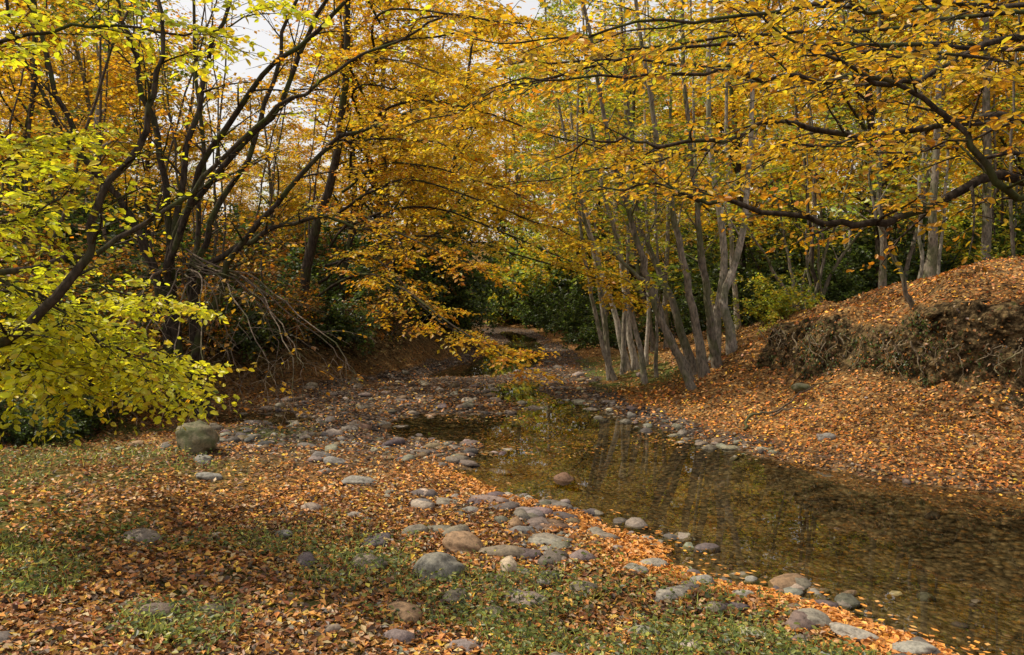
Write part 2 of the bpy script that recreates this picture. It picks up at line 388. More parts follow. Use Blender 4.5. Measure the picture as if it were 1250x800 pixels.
def crom(pts,m=6):
    P=np.array(pts,float); P=np.vstack([2*P[0]-P[1],P,2*P[-1]-P[-2]]); out=[]
    for i in range(1,len(P)-2):
        for t in np.linspace(0,1,m,endpoint=False):
            a,b_,c,d=P[i-1],P[i],P[i+1],P[i+2]
            out.append(.5*((2*b_)+(-a+c)*t+(2*a-5*b_+4*c-d)*t*t+(-a+3*b_-3*c+d)*t**3))
    out.append(P[-2]); return np.array(out)
def limb(b,pts,r0,r1,pr,lvl,cnt,t0,jit=.02,flare=False):
    P=crom(pts); n=len(P)
    w=np.cumsum(rng.normal(0,jit,(n,3)),axis=0); w-=np.linspace(0,1,n)[:,None]*w[-1]; P=P+w
    T=nrm(np.gradient(P,axis=0)); R=np.linspace(r0,r1,n)
    if flare: R=R*(1+.6*np.exp(-np.arange(n)/1.2))
    b.tube(P,R,10 if r0>.05 else 6,np.array(pr['bark'])*rng.uniform(.85,1.15))
    if cnt: spawn(b,P,T,lvl,pr,t0,cnt,r0)
DARKB=(.05,.04,.032); PALEB=(.36,.32,.27); MIDB=(.17,.145,.115)
def params(**k):
    d=dict(max=3,seg=[.8,.4,.2,.14],trop=[.25,.1,-.15,-.2],wob=.07,flat=[.2,.7,.8,.8],len=[3.4,1.4,.6],rmax=[.05,.02,.006],t0=[.25,.2,.15],nc=[20,8,6],nleaf=13,ls=.1,pal=P_AUT,bark=DARKB)
    d.update(k); return d
# ---- forest variants
variants=[]
specs=[(P_YEL,12,MIDB),(P_AUT,11,DARKB),(P_GRN,12,MIDB),(P_ORG,10,DARKB),(P_GRN,13,PALEB)]
for i,(pl,H,bk) in enumerate(specs):
    b=Builder(); pr=params(pal=pl,bark=bk,t0=[.12+.04*i,.15,.1],nc=[20,8,6],nleaf=9,ls=.16,seg=[1.1,.7,.4,.35],len=[3.3,1.5,.7],jit=.06,tilt=.8,wob=.05)
    branch(b,np.array([0,0,-.3]),np.array([rng.normal(0,.06),rng.normal(0,.06),1]),H,.13,0,pr)
    variants.append(b.build("forest_tree_mesh_%d"%i,4))
mass=bpy.data.objects.new("distant_forest",None); COL.objects.link(mass)
placed=[]
for tries in range(6000):
    y=rng.uniform(19,85); x=rng.uniform(-.85,.85)*y
    xl=np.interp(y,LB[:,1],LB[:,0]); xr=np.interp(y,RB[:,1],RB[:,0])
    if y<60 and xl-2.2<x<xr+(4.5 if y<30 else 2.0): continue
    gap=(-.5<x/y<-.16)
    if gap and rng.uniform()<.6: continue
    md_=(3.0+.05*y)
    if placed and min((x-q[0])**2+(y-q[1])**2 for q in placed)<md_**2: continue
    placed.append((x,y))
    pk=[.3,.3,.1,.25,.05] if x<0 else [.25,.12,.35,.05,.23]
    v=rng.choice(5,p=pk); s=rng.uniform(.85,1.2)*(1+max(0,y-35)*.008)
    if gap: s=rng.uniform(.5,.75)
    add_obj("forest_tree_part",variants[v],(x,y,hz(x,y)),(rng.normal(0,.05),rng.normal(0,.05),rng.uniform(0,6.28)),(s,s,s*rng.uniform(.9,1.1)),mass)
    if len(placed)>=115: break
print("forest",len(placed),time.time()-T00)
def place(name,me,x,y,rz=0,s=1,tilt=(0,0),parent=None):
    return add_obj(name,me,(x,y,hz(x,y)),(tilt[0],tilt[1],rz),(s,s,s),parent)
b=Builder(); pr=params(pal=P_AUT,bark=DARKB,t0=[.14,.15,.1],nc=[19,8,6],nleaf=9,ls=.11,len=[3.2,1.5,.65])
branch(b,np.array([0,0,-.3]),np.array([.05,0,1]),10,.12,0,pr); beechA=b.build("beech_tree_mesh",4)
b=Builder(); pr=params(pal=P_ORG,bark=DARKB,t0=[.12,.15,.1],nc=[18,8,6],nleaf=7,ls=.11,len=[3.0,1.4,.65])
branch(b,np.array([0,0,-.3]),np.array([-.05,0,1]),9,.11,0,pr); beechB=b.build("beech_tree_mesh_b",4)
for (x,y,rz,s,v) in [(-9.6,16,0,.8,1),(-4.4,20.6,2,.9,1),(-3.2,23.5,4,1,0),(-3.0,28,1,1.05,0),(-4.2,34,5,1,0),(4.4,25,2.4,1,0),(3.8,31,4.4,1,0),(2.2,37,.4,.9,0)]:
    place("beech_tree",beechA if v==0 else beechB,x,y,rz,s)
# ---- leaning beech on the left bank with sprays over the water
b=Builder(); pr=params(pal=P_YEL,bark=DARKB,nc=[0,9,7],t0=[.2,.1,.1],len=[2,1.1,.5],nleaf=12,ls=.085,trop=[.1,.0,-.15,-.25])
prO=dict(pr); prO['pal']=P_ORG
bx,by=-4.3,16.6; z0=hz(bx,by)
limb(b,[(bx,by,z0-.2),(bx+.2,by-.2,z0+1.5),(bx+.9,by-.5,z0+4),(bx+1.2,by-.9,z0+8)],.13,.05,pr,1,8,.5,flare=True)
for i in range(16):
    z=1.7+i*.36; ex=rng.uniform(-1.8,1.4); ey=rng.uniform(12.5,16); ez=z+rng.uniform(-.6,.3)
    limb(b,[(bx+.3+.1*i,by-.3,z),((bx+ex)/2,(by+ey)/2,z+.5),(ex,ey,ez),(ex+.9,ey-.6,ez-.45)],.03,.005,pr if i%3 else prO,1,15,.12)
add_obj("leaning_beech_tree",b.build("leaning_beech_tree",4))
# ---- multi-stem hornbeam, left
b=Builder(); pr=params(pal=P_ORG,bark=DARKB,nc=[0,6,5],t0=[.2,.15,.1],len=[2,1.3,.5],nleaf=5,ls=.08)
bx,by=-5.0,12.3; z0=hz(bx,by)
for pts in [[(-4.9,11.9,2.9),(-3.4,11.6,4.6),(-2.7,11.5,6.3),(-2.4,11.4,8)],
            [(-5.2,12,3),(-5.6,12,5),(-5.8,12,6.4),(-6,12,9)],
            [(-5,12,2.8),(-4.5,12,5),(-4.1,12,6.3),(-3.9,12,9)],
            [(-4.8,11.6,2.5),(-3.6,10.8,4.3),(-2.2,10.4,5.4),(-1,10.2,6.2)],
            [(-5.4,12,2.4),(-6.6,11.6,4.5),(-7.2,11.4,7)],
            [(-4.9,12.2,2.4),(-4.9,12.6,4.8),(-4.9,12.8,8.5)],
            [(-5.3,11.8,2.6),(-6,11.2,4),(-6.5,11,6),(-6.8,11,8)],
            [(-4.7,12,1.8),(-3.6,11.8,2.6),(-2.7,11.7,2.9),(-2,11.6,2.8)],
            [(-4.5,11.8,1.9),(-3.4,11.4,3.2),(-2.2,11.2,4.1),(-1.2,11,4.4)],
            [(-4.8,12.2,2.2),(-3.9,12.4,4),(-3.3,12.6,6),(-3.1,12.6,8)]]:
    limb(b,[(bx+rng.normal(0,.15),by+rng.normal(0,.15),z0-.2)]+pts,.062,.014,pr,1,12,.3,jit=.04,flare=True)
prt=params(bark=(.14,.11,.085),nc=[0,6,4],len=[2,.9,.4],nleaf=1,trop=[.1,-.2,-.4,-.4],pal=P_ORG)
for i in range(12):
    ex=-5.4+.3*i+rng.normal(0,.1); ey=11+rng.uniform(-.8,.8)
    limb(b,[(-4.9,12,1.9+.06*i),((-4.9+ex)/2,11.6,2.1),(ex,ey,1.2),(ex+.2,ey-.3,.5)],.016,.003,prt,1,9,.2,jit=.04)
add_obj("hornbeam_tree",b.build("hornbeam_tree",4))
# ---- thin saplings on both banks
b=Builder(); pr=params(pal=P_ORG,bark=(.09,.07,.055),nc=[0,5,4],t0=[.2,.15,.1],len=[2,1.1,.45],nleaf=5,ls=.085,trop=[.1,.15,-.1,-.25])
for i in range(20):
    x=rng.uniform(-10.5,-4.2); y=rng.uniform(13.2,18.5)
    if x>np.interp(y,LB[:,1],LB[:,0])-.7: x-=1.6
    lx=rng.normal(.12,.16); z0=hz(x,y)
    limb(b,[(x,y,z0-.1),(x+lx*1.5,y,z0+2),(x+lx*4,y,z0+5),(x+lx*7,y,z0+8.5)],rng.uniform(.02,.045),.008,pr,1,9,.35,jit=.04)
add_obj("sapling_thicket",b.build("sapling_thicket",4))
b=Builder(); pr=params(pal=P_GRN,bark=(.15,.125,.1),nc=[0,5,4],t0=[.2,.15,.1],len=[2,1.1,.5],nleaf=6,ls=.1,trop=[.1,.15,-.1,-.25])
for i in range(26):
    y=rng.uniform(16.5,26); x=rng.uniform(.24,.66)*y
    lx=rng.normal(-.08,.14); z0=hz(x,y); pr['bark']=[(.15,.125,.1),(.08,.065,.05),(.3,.27,.22)][i%3]
    limb(b,[(x,y,z0-.1),(x+lx*1.5,y,z0+2),(x+lx*4,y,z0+5),(x+lx*7,y,z0+8.5)],rng.uniform(.03,.07),.01,pr,1,8,.35,jit=.04)
add_obj("sapling_thicket",b.build("sapling_thicket",4))
# ---- foreground lime-green hornbeam at left edge
b=Builder(); pr=params(pal=P_LIM,bark=DARKB,nc=[0,6,6],t0=[.2,.15,.1],len=[2,.66,.36],nleaf=9,ls=.062,trop=[.1,.0,-.15,-.25],tilt=.85)
bx,by=-4.7,5.4; z0=hz(bx,by)
limb(b,[(bx,by,z0-.2),(bx,by,1.6),(bx-.1,by,3.5),(bx-.2,by,6.5)],.14,.07,pr,1,0,.5,flare=True)
prs=dict(pr); prs['nleaf']=3
limb(b,[(-4.65,5.35,1.45),(-3.9,5.1,1.5),(-3.19,5,1.67),(-2.68,5,2.1),(-2.42,5,2.61),(-2.17,5,3.17),(-2.15,5,3.9)],.045,.012,prs,1,9,.3)
limb(b,[(-4.65,5.4,1.9),(-4.2,5.9,2.02),(-3.9,6.3,2.1),(-3.3,6.7,2.35),(-2.8,7,2.75),(-2.1,7,3.43),(-1.4,7,3.95),(-.6,7,4.3)],.038,.009,prs,1,8,.4)
for e in [[(-3.7,5.5,1.95),(-3.2,5.6,1.8),(-2.7,5.7,1.55),(-2.2,5.7,1.28)],[(-3.8,5.2,2.05),(-3.2,5.2,1.95),(-2.7,5.3,1.65),(-2.3,5.4,1.42)],
          [(-3.9,5.6,1.7),(-3.3,5.9,1.6),(-2.9,6,1.4),(-2.5,6,1.2)],[(-3.9,5.5,1.65),(-3.4,5.4,1.5),(-3.0,5.4,1.36)],
          [(-3.9,5.2,1.8),(-3.4,5.1,1.72),(-3.0,5.1,1.55)],[(-4.1,5.9,1.5),(-3.6,5.9,1.4),(-3.2,5.9,1.2)],
          [(-3.8,5.2,2.3),(-3.2,5.1,2.45),(-2.8,5.1,2.6)],[(-3.8,5.4,2.5),(-3.3,5.3,2.75),(-2.9,5.3,2.95)],
          [(-3.9,5.7,2.0),(-3.4,6.0,1.98),(-2.9,6.1,1.95),(-2.6,6.2,1.85)],
          [(-4.0,5.7,1.6),(-3.6,6.3,1.5),(-3.3,6.6,1.4),(-3.0,6.8,1.25)],
          [(-3.9,5.2,3.4),(-3,5.2,3.65),(-2.2,5.3,3.75),(-1.6,5.4,3.8)]]:
    limb(b,[(-4.7,5.4,e[0][2]-.15)]+e,.018,.004,pr,1,14,.25)
add_obj("young_hornbeam_tree",b.build("young_hornbeam_tree"))
# ---- overhanging beech at right
b=Builder(); pr=params(pal=P_ORG,bark=DARKB,nc=[0,6,5],t0=[.2,.15,.1],len=[2,1.0,.42],nleaf=7,ls=.070,trop=[.1,.0,-.15,-.2],tilt=.75)
prY=dict(pr); prY['pal']=P_YEL; prA=dict(pr); prA['pal']=P_AUT
bx,by=7.3,8.4; z0=hz(bx,by)
limb(b,[(bx,by,z0-.3),(bx-.05,by,3),(bx-.2,by,5),(bx-.1,by,8)],.2,.1,pr,1,6,.6,flare=True)
RL=[([(4.46,7,3.0),(3.53,7,2.78),(2.96,7,2.64),(1.96,7.1,2.71),(1.39,7.2,2.8),(.53,7.4,2.85)],.036,16,pr),
    ([(4.9,7.5,3.55),(3.8,7.5,3.42),(2.8,7.5,3.5),(1.9,7.6,3.4),(1,7.8,3.45),(.2,8,3.3)],.032,20,prA),
    ([(4.46,7,4.1),(3.6,7,3.75),(2.7,7,3.8),(1.75,7,3.8),(.5,7,3.8),(-.2,7,3.7)],.026,20,prA),
    ([(5.2,7,2.7),(4.0,6.5,2.75),(3.35,6.5,3.3),(2.5,6.5,3.9),(1.7,6.5,4.4)],.034,12,pr),
    ([(4.4,6.2,4.2),(2.8,6,4.05),(1.7,6,3.95),(.6,6,3.9),(-.3,6.1,3.85)],.020,16,prA),
    ([(5.8,9,4.6),(4,9,4.6),(2.5,9,4.5),(.8,9,4.5),(-.5,9,4.3)],.024,20,prA),
    ([(5.6,9.5,4.0),(4.2,9.8,3.9),(2.8,10,3.8),(1.2,10,3.6),(-.3,10,3.2)],.024,20,prY),
    ([(5.3,8.5,3.3),(4.2,8.6,3.4),(3.1,8.6,3.3),(2.2,8.7,3.1)],.024,14,prA),
    ([(5.6,10,5.4),(4,10.4,5.5),(2,10.5,5.3),(.4,10.6,5)],.026,18,prY),
    ([(5.5,9.5,5),(3,10,5.0),(1,10,4.7),(-1.2,10,4.0)],.024,22,prY),
    ([(5,8,4.3),(2.5,8.2,4.4),(.5,8.3,4.1),(-1.2,8.4,3.6)],.022,22,prA),
    ([(5.0,6.6,3.3),(4.2,6.6,3.25),(3.3,6.6,3.1),(2.4,6.6,3.15)],.016,14,pr),
    ([(4.5,5.6,3.6),(3.6,5.4,3.6),(2.7,5.3,3.55),(2.0,5.3,3.5)],.014,12,prA)]
for pts,r,c,p_ in RL:
    limb(b,[(bx-.15,by,pts[0][2]+.1-.3)]+pts,r*1.4,.005,p_,1,c,.22,jit=.035)
add_obj("overhanging_beech_tree",b.build("overhanging_beech_tree"))
# ---- alder / hornbeam trunks on right bank
pr=params(pal=P_GRN,bark=PALEB,nc=[0,7,6],t0=[.2,.15,.1],len=[2,1.4,.55],nleaf=9,ls=.1,trop=[.1,.1,-.15,-.25])
prY=dict(pr); prY['pal']=P_YEL; prD=dict(pr); prD['bark']=MIDB; prM=dict(pr); prM['bark']=(.24,.21,.17)
groups=[("alder_tree",prD,[[(3.35,13.8),(2.9,13.7,2.2),(2.45,13.5,4.2),(1.8,13.3,8)],[(3.1,13.6),(2.5,13.6,1.6),(2.1,13.5,2.9),(1.65,13.3,4.2),(1,13,7)],[(3.6,14.1),(3.2,14,2.4),(3.0,14,4.2),(2.8,14,8.5)],[(2.95,13.1),(2.55,13.2,1.1),(2.2,13,2.0),(1.6,12.9,2.6)],[(3.3,14.3),(2.75,14.3,2.0),(2.2,14.3,3.6),(1.9,14.3,7)]],.08),
 ("pale_alder_tree",pr,[[(4.15,15),(4.0,15,1.8),(4.35,15,3),(4.4,15,5),(4.5,15,9.5)],[(3.8,15.2),(3.95,15.2,2.5),(3.7,15.2,5),(3.8,15.2,9)]],.09),
 ("hornbeam_tree",prY,[[(2.6,17.5),(2.0,17.5,2.4),(1.5,17.5,4.4),(1,17.4,8.5)],[(2.75,17.6),(2.35,17.6,2.6),(2.1,17.6,5),(2,17.6,9)],[(3.0,17.8),(3.0,17.8,3),(2.9,17.8,9)]],.06),
 ("hornbeam_tree",prM,[[(2.0,16),(1.75,16,2.6),(1.2,16,4.8),(.6,15.8,8)],[(2.25,16.2),(2.35,16.2,3),(2.2,16.2,8)],[(2.1,15.8),(1.5,15.8,2.2),(1.3,15.8,4.5),(1.3,15.8,7)]],.05),
 ("hornbeam_tree",prM,[[(2.5,15.0),(2.1,15,2.4),(1.5,14.9,4.8),(1.1,14.8,8)],[(2.75,15.2),(2.75,15.2,3),(2.5,15.2,8)]],.045),
 ("alder_tree",prM,[[(5.3,19),(5.1,19,3),(5,19,6),(5,19,11)],[(5.0,19.3),(4.6,19.3,3),(4.2,19.3,9)]],.08),
 ("alder_tree",prD,[[(3.6,20.5),(3.2,20.5,3),(2.7,20.5,9)],[(4.0,20.6),(4.0,20.6,3),(4.1,20.6,9)],[(2.5,21),(2.2,21,3),(1.9,21,9)]],.075),
 ("hornbeam_tree",prD,[[(7.6,16.5),(7.5,16.5,4),(7.4,16.5,9)],[(8.3,16),(8.4,16,4),(8.3,16,9)]],.10),
 ("hornbeam_tree",prD,[[(10.4,18),(10.5,18,4),(10.3,18,10)]],.18),
 ("hazel_tree",prD,[[(6.3,17.6),(6.0,17.6,3),(5.6,17.6,4.5)],[(6.4,17.6),(6.4,17.6,3),(6.4,17.6,5)],[(6.5,17.7),(6.9,17.6,3),(7.4,17.6,4.6)],[(6.5,17.7),(7.2,17.6,2.7),(8.1,17.6,3.8)],[(6.3,17.6),(5.6,17.6,2.6),(4.9,17.6,3.6)]],.045),
 ("leaning_sapling",prD,[[(5.75,11.4),(5.4,11.4,2.5),(5.15,11.4,3.0),(5.0,11.4,4.2)]],.045)]
for nm,p_,stems,r in groups:
    b=Builder()
    for st in stems:
        x,y=st[0]; pts=[(x,y,hz(x,y)-.15)]+st[1:]
        big=pts[-1][2]>6
        limb(b,pts,r*rng.uniform(.7,1.15),r*.3,p_,1,12 if big else 5,.42,jit=.025,flare=True)
    add_obj(nm,b.build(nm,4))
# ---- shrubs
def shrub(pl,n,L,ls,bk=DARKB,nl=9):
    b=Builder(); pr=params(pal=pl,bark=bk,max=2,nc=[8,6,0],len=[.7,.35],t0=[.15,.1],seg=[.3,.2,.12],trop=[0,-.1,-.3],flat=[.2,.4,.4],rmax=[.012,.005],nleaf=nl,ls=ls,tilt=.7)
    for i in range(n):
        a=rng.uniform(0,6.28); branch(b,np.array([rng.normal(0,.2),rng.normal(0,.2),-.1]),np.array([math.cos(a)*.8,math.sin(a)*.8,rng.uniform(.3,1.3)]),L*rng.uniform(.6,1.2),.015,0,pr)
    return b.build("shrub_mesh",4)
shA=shrub(P_BUSH,11,1.4,.09); shB=shrub(P_GRN,11,1.5,.09); shC=shrub(P_BROWN,11,1.4,.08,nl=7)
for x,y,s,m in [(-5.9,13.9,.9,shC),(-5.2,15.2,.9,shA),(-4.6,16.2,.9,shC),(-3.9,17.6,.9,shA),(-3.3,19,.9,shC),(-2.9,20.6,1.0,shA),(-2.3,23.5,1.1,shA),(-1.9,27,1.2,shA),(-7.4,12.2,1.1,shC),(-7,9.8,.8,shA),(-6.6,14.9,1.1,shA),(-8.8,13.5,1.3,shC),(-2.6,33,1.3,shA),(1.9,35,1.5,shA),(1.2,39,1.7,shA),(.4,42,2.0,shA),(3,44,2.4,shA),(-1.0,45,2.2,shA),(1.2,47,2.4,shA),
                (-5.6,11.2,.8,shC),(-6.8,11,.9,shA),(-6.2,12.9,1.1,shC),(-9.5,11.5,1.2,shC),(-8.2,15.5,1.4,shA),(-10.5,14,1.5,shC),(-6.0,17,1.4,shC),(-7.5,18,1.6,shC),(-5,19,1.4,shA),(-5.8,9.2,.5,shA),(-6.6,8.7,.55,shC),(-5.5,10.2,.6,shA),
                (2.9,24,1,shA),(2.6,28,1.1,shA),(2.9,33,1.3,shA),(5.2,16.6,.7,shB),(7.2,18.6,1.0,shA),(9,19.5,1.2,shA),(6.2,21,1.3,shA),(11.5,17.5,1.1,shB),(8.2,22,1.5,shA),(4.6,22,1.2,shA),(11,21,1.5,shA),(13,19,1.4,shA)]:
    place("shrub",m,x,y,rng.uniform(0,6),s)
under=bpy.data.objects.new("distant_undergrowth",None); COL.objects.link(under)
q=0
while q<95:
    y=rng.uniform(20,60); x=rng.uniform(-.8,.8)*y
    xl=np.interp(y,LB[:,1],LB[:,0]); xr=np.interp(y,RB[:,1],RB[:,0])
    if y<60 and xl-2<x<xr+2.2: continue
    m=(shC if rng.uniform()<.4 else shA) if x<0 else (shB if rng.uniform()<.25 else shA)
    place("undergrowth_part",m,x,y,rng.uniform(0,6),1.3+y*.035,parent=under); q+=1
print("trees",time.time()-T00)
# ------------------------------------------------------------------ fallen leaves
n=430000
y=1/rng.uniform(1/34,1/3.2,n); x=rng.uniform(-.9,.9,n)*y
z,s,r,l,dx,dy,slp,gr,gn,cl=lookup(x,y,Zg,Sg,Rg,Lg,DX,DY,SL,GRg,GNg,CLg)
dens=.72+.28*fbm(x*2,y*2,71)
dens*=1-.42*gr; dens*=1-.7*cl; dens*=1-.5*gn
dens=dens*np.where((x<3)&(y<11),.55+.5*sstep(-.4,.3,fbm(x*1.3,y*1.3,77)),1)
dens=np.maximum(dens,.98*sstep(.6,.15,s)*sstep(-.02,.05,s)*sstep(10,8,y)*(x<3.5))
fl=(z<-.005)&(s<.3)
dens=np.where(z<0,0,dens)
dens=np.where(fl,.04*sstep(-.5,0,s)+.3*sstep(9,11,y)*sstep(-.3,.3,vnoise(x*1.5,y*1.5,80)),dens)
keep=rng.uniform(0,1,n)<dens
x,y,z,dx,dy,fl,r,s,l=[a[keep] for a in (x,y,z,dx,dy,fl,r,s,l)]
m=len(x); print("leaves",m)
nor=nrm(np.stack([-dx,-dy,np.ones(m)],1))+rng.normal(0,1,(m,3))*np.where(fl,.01,.38)[:,None]; nor=nrm(nor)
a=rng.uniform(0,2*math.pi,m); ax=np.stack([np.cos(a),np.sin(a),np.zeros(m)],1); ax=nrm(ax-nor*(ax*nor).sum(1)[:,None]); sd=np.cross(nor,ax)
zz=np.where(fl,.004,np.maximum(z,0)+rng.uniform(.006,.03,m))
p=np.stack([x,y,zz],1); sz=(rng.uniform(.024,.06,m)*np.where(y>12,1.3,1))[:,None]; cu=rng.uniform(-.15,.35,(m,1))*np.where(fl,0,1)[:,None]
q=np.stack([p-ax*sz*.5,p+sd*sz*.3+nor*sz*cu,p+ax*sz*.5+nor*sz*cu*.5,p-sd*sz*.3+nor*sz*cu],1).reshape(-1,3)
LP=pal(((.46,.19,.045),4),((.62,.29,.06),3),((.26,.10,.034),4),((.46,.33,.17),2),((.70,.44,.06),1.2),((.09,.052,.028),3.6))
c=LP(m)*(1+.4*fbm(x*.8,y*.8,90))[:,None]
shore=(sstep(.7,.2,s)*sstep(10,8,y)*(x<3.5))[:,None]
c=c*(1-shore)+(c*.6+np.array([.34,.14,.025]))*shore
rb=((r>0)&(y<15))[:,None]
c=np.where(rb,c*np.array([1.42,1.2,.85]),c)  # sunlit look of the right bank painted into its leaves: brighter, warmer
c=c*np.where((l>.2)&(y>10),.5,1)[:,None]  # left-bank leaves darkened, bank shade put into their colour
c=np.clip(c,0,.9)
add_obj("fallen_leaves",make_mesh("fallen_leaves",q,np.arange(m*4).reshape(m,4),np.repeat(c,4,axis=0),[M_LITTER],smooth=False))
# ------------------------------------------------------------------ weeds and grass
def leafmass(name,p,ax,no,sz,c,shape=6):
    bb=Builder(); bb.leaves(p,ax,no,sz,c); bb.F=[np.zeros((0,4),int)];bb.V=[np.zeros((0,3))];bb.C=[np.zeros((0,3))]
    add_obj(name,bb.build(name,shape))
n=190000
y=1/rng.uniform(1/22,1/3.2,n); x=rng.uniform(-.9,.9,n)*y
z,s,r,l,gn=lookup(x,y,Zg,Sg,Rg,Lg,GNg)
dn=gn*sstep(-.15,.4,fbm(x*1.8,y*1.8,101))*np.where((l<1.2)&(r<2.2),1,.2)
keep=(rng.uniform(0,1,n)<dn*.9)&(z>.02); x,y,z=x[keep],y[keep],z[keep]; m=len(x); print("weeds",m)
half=int(m*.7)
p=np.stack([x,y,z+rng.uniform(.01,.09,m)],1)
a=rng.uniform(0,6.283,m); ax=np.stack([np.cos(a),np.sin(a),rng.normal(0,.3,m)],1)
no=UP+rng.normal(0,.5,(m,3))
GP=pal(((.17,.22,.05),4),((.30,.34,.07),3),((.08,.11,.03),3),((.5,.48,.1),2))
leafmass("ground_weeds",p[:half],ax[:half],no[:half],rng.uniform(.018,.042,half),GP(half))
k=m-half
axg=ax[half:]*.5+UP+rng.normal(0,.2,(k,3)); pg=p[half:].copy(); pg[:,2]=z[half:]
axn=nrm(axg); sd=nrm(np.cross(axn,UP+.01)); L=rng.uniform(.05,.13,k)[:,None]; w=.004
q=np.stack([pg-sd*w,pg+sd*w,pg+axn*L*.6+sd*w*.8,pg+axn*L+np.array([0,0,-.01])],1).reshape(-1,3)
add_obj("grass",make_mesh("grass",q,np.arange(k*4).reshape(k,4),np.repeat(GP(k)*1.3,4,axis=0),[M_LEAF],smooth=False))
# ivy, caught leaves and roots on the cut bank
if len(FACEP):
    nb_=np.array([-Nn[0],-Nn[1],.25])
    i=rng.integers(0,len(FACEP),7000); p=FACEP[i]
    kp=vnoise(p[:,0]*1.6+p[:,2]*2,p[:,1]*1.6-p[:,2]*2,140)>rng.uniform(-.4,.5,len(p)); p=p[kp]; m=len(p)
    p=p+nb_*rng.uniform(.0,.05,(m,1))
    ax=np.array([0,0,-1.0])+rng.normal(0,.55,(m,3))
    leafmass("ivy",p,ax,nb_+rng.normal(0,.5,(m,3)),rng.uniform(.02,.05,m),pal((DG,4),(MG,3),(BRN,1.5))(m))
    i=rng.integers(0,len(FACEP),1600); p=FACEP[i]; m=len(p); p=p+nb_*rng.uniform(.0,.03,(m,1))
    leafmass("caught_leaves",p,rng.normal(0,1,(m,3)),nb_+UP+rng.normal(0,.4,(m,3)),rng.uniform(.03,.06,m),LP(m),4)
    b=Builder(); prr=params(bark=(.2,.16,.11))
    for t in range(75):
        p0=FACEP[rng.integers(0,len(FACEP))]; pts=[]; q_=p0.copy(); q_[2]=max(q_[2],1.3); L=rng.uniform(.2,.75)
        for j in range(5):
            pts.append(tuple(q_+np.array([-Nn[0],-Nn[1],0])*rng.uniform(.03,.12)))
            q_=q_+np.array([U_[0],U_[1],0])*rng.normal(0,.08)+np.array([0,0,-L/5])
        limb(b,pts,rng.uniform(.005,.014),.002,prr,1,0,.2,jit=.008)
    add_obj("exposed_roots",b.build("exposed_roots"))
# ------------------------------------------------------------------ stones
import bmesh
def ico(sub):
    bm=bmesh.new(); bmesh.ops.create_icosphere(bm,subdivisions=sub,radius=1); bm.verts.ensure_lookup_table()
    V=np.array([v.co[:] for v in bm.verts]); F=np.array([[v.index for v in f.verts] for f in bm.faces]); bm.free(); return V,F
def lump(V,seed,amp=.22,fr=1.1):
    q=V*fr+seed*7.3
    d=vnoise(q[:,0]+q[:,2]*.7,q[:,1]-q[:,2]*.5,seed)+.5*vnoise(q[:,0]*2.1,q[:,1]*2.1+q[:,2]*2.3,seed+2)
    return V*(1+amp*d)[:,None]
V0,F0=ico(2); tmpl=[lump(V0,i,.38) for i in range(12)]
def pebbles(name,pos,size,cols):
    nv=len(V0); m=len(pos); ti=rng.integers(0,12,m); T=np.array(tmpl)[ti]
    sc=np.stack([size*rng.uniform(.8,1.6,m),size*rng.uniform(.65,1.1,m),size*rng.uniform(.35,.65,m)],1)
    a=rng.uniform(0,6.28,m); ca,sa=np.cos(a),np.sin(a)
    T=T*sc[:,None,:]
    xx=T[...,0]*ca[:,None]-T[...,1]*sa[:,None]; yy=T[...,0]*sa[:,None]+T[...,1]*ca[:,None]
    T=np.stack([xx,yy,T[...,2]],-1)+pos[:,None,:]
    F=(F0[None]+(np.arange(m)*nv)[:,None,None]).reshape(-1,3)
    add_obj(name,make_mesh(name,T.reshape(-1,3),F,np.repeat(cols,nv,axis=0),[M_ROCK],smooth=True))
n=60000
y=1/rng.uniform(1/30,1/3.6,n); x=rng.uniform(-.8,.8,n)*y
z,s,r,l,gr=lookup(x,y,Zg,Sg,Rg,Lg,GRg)
d=.26*gr*sstep(8,10,y)+.22*sstep(1.6,.2,s)*(r<.2)*(y<10)*(x<3)*sstep(-.35,.4,vnoise(x*1.1,y*1.1,120))+.010*(r<.1)*(l<.1)*(s>0)*sstep(-3,-1,x)
d=np.where(s<-.35,.004,d); d=np.where((r>.1)|(l>.2),.002,d)
keep=rng.uniform(0,1,n)<d; x,y,z=x[keep],y[keep],z[keep]; m=len(x); print("pebbles",m)
size=.012+.095*rng.uniform(0,1,m)**4+.0015*y*rng.uniform(.3,1.1,m)
SP=pal(((.19,.16,.13),4),((.26,.225,.18),3),((.12,.10,.09),3),((.21,.14,.085),2.5),((.38,.33,.27),.8))
pebbles("creek_pebbles",np.stack([x,y,z+size*.08],1),size,SP(m))
V4,F4=ico(4)
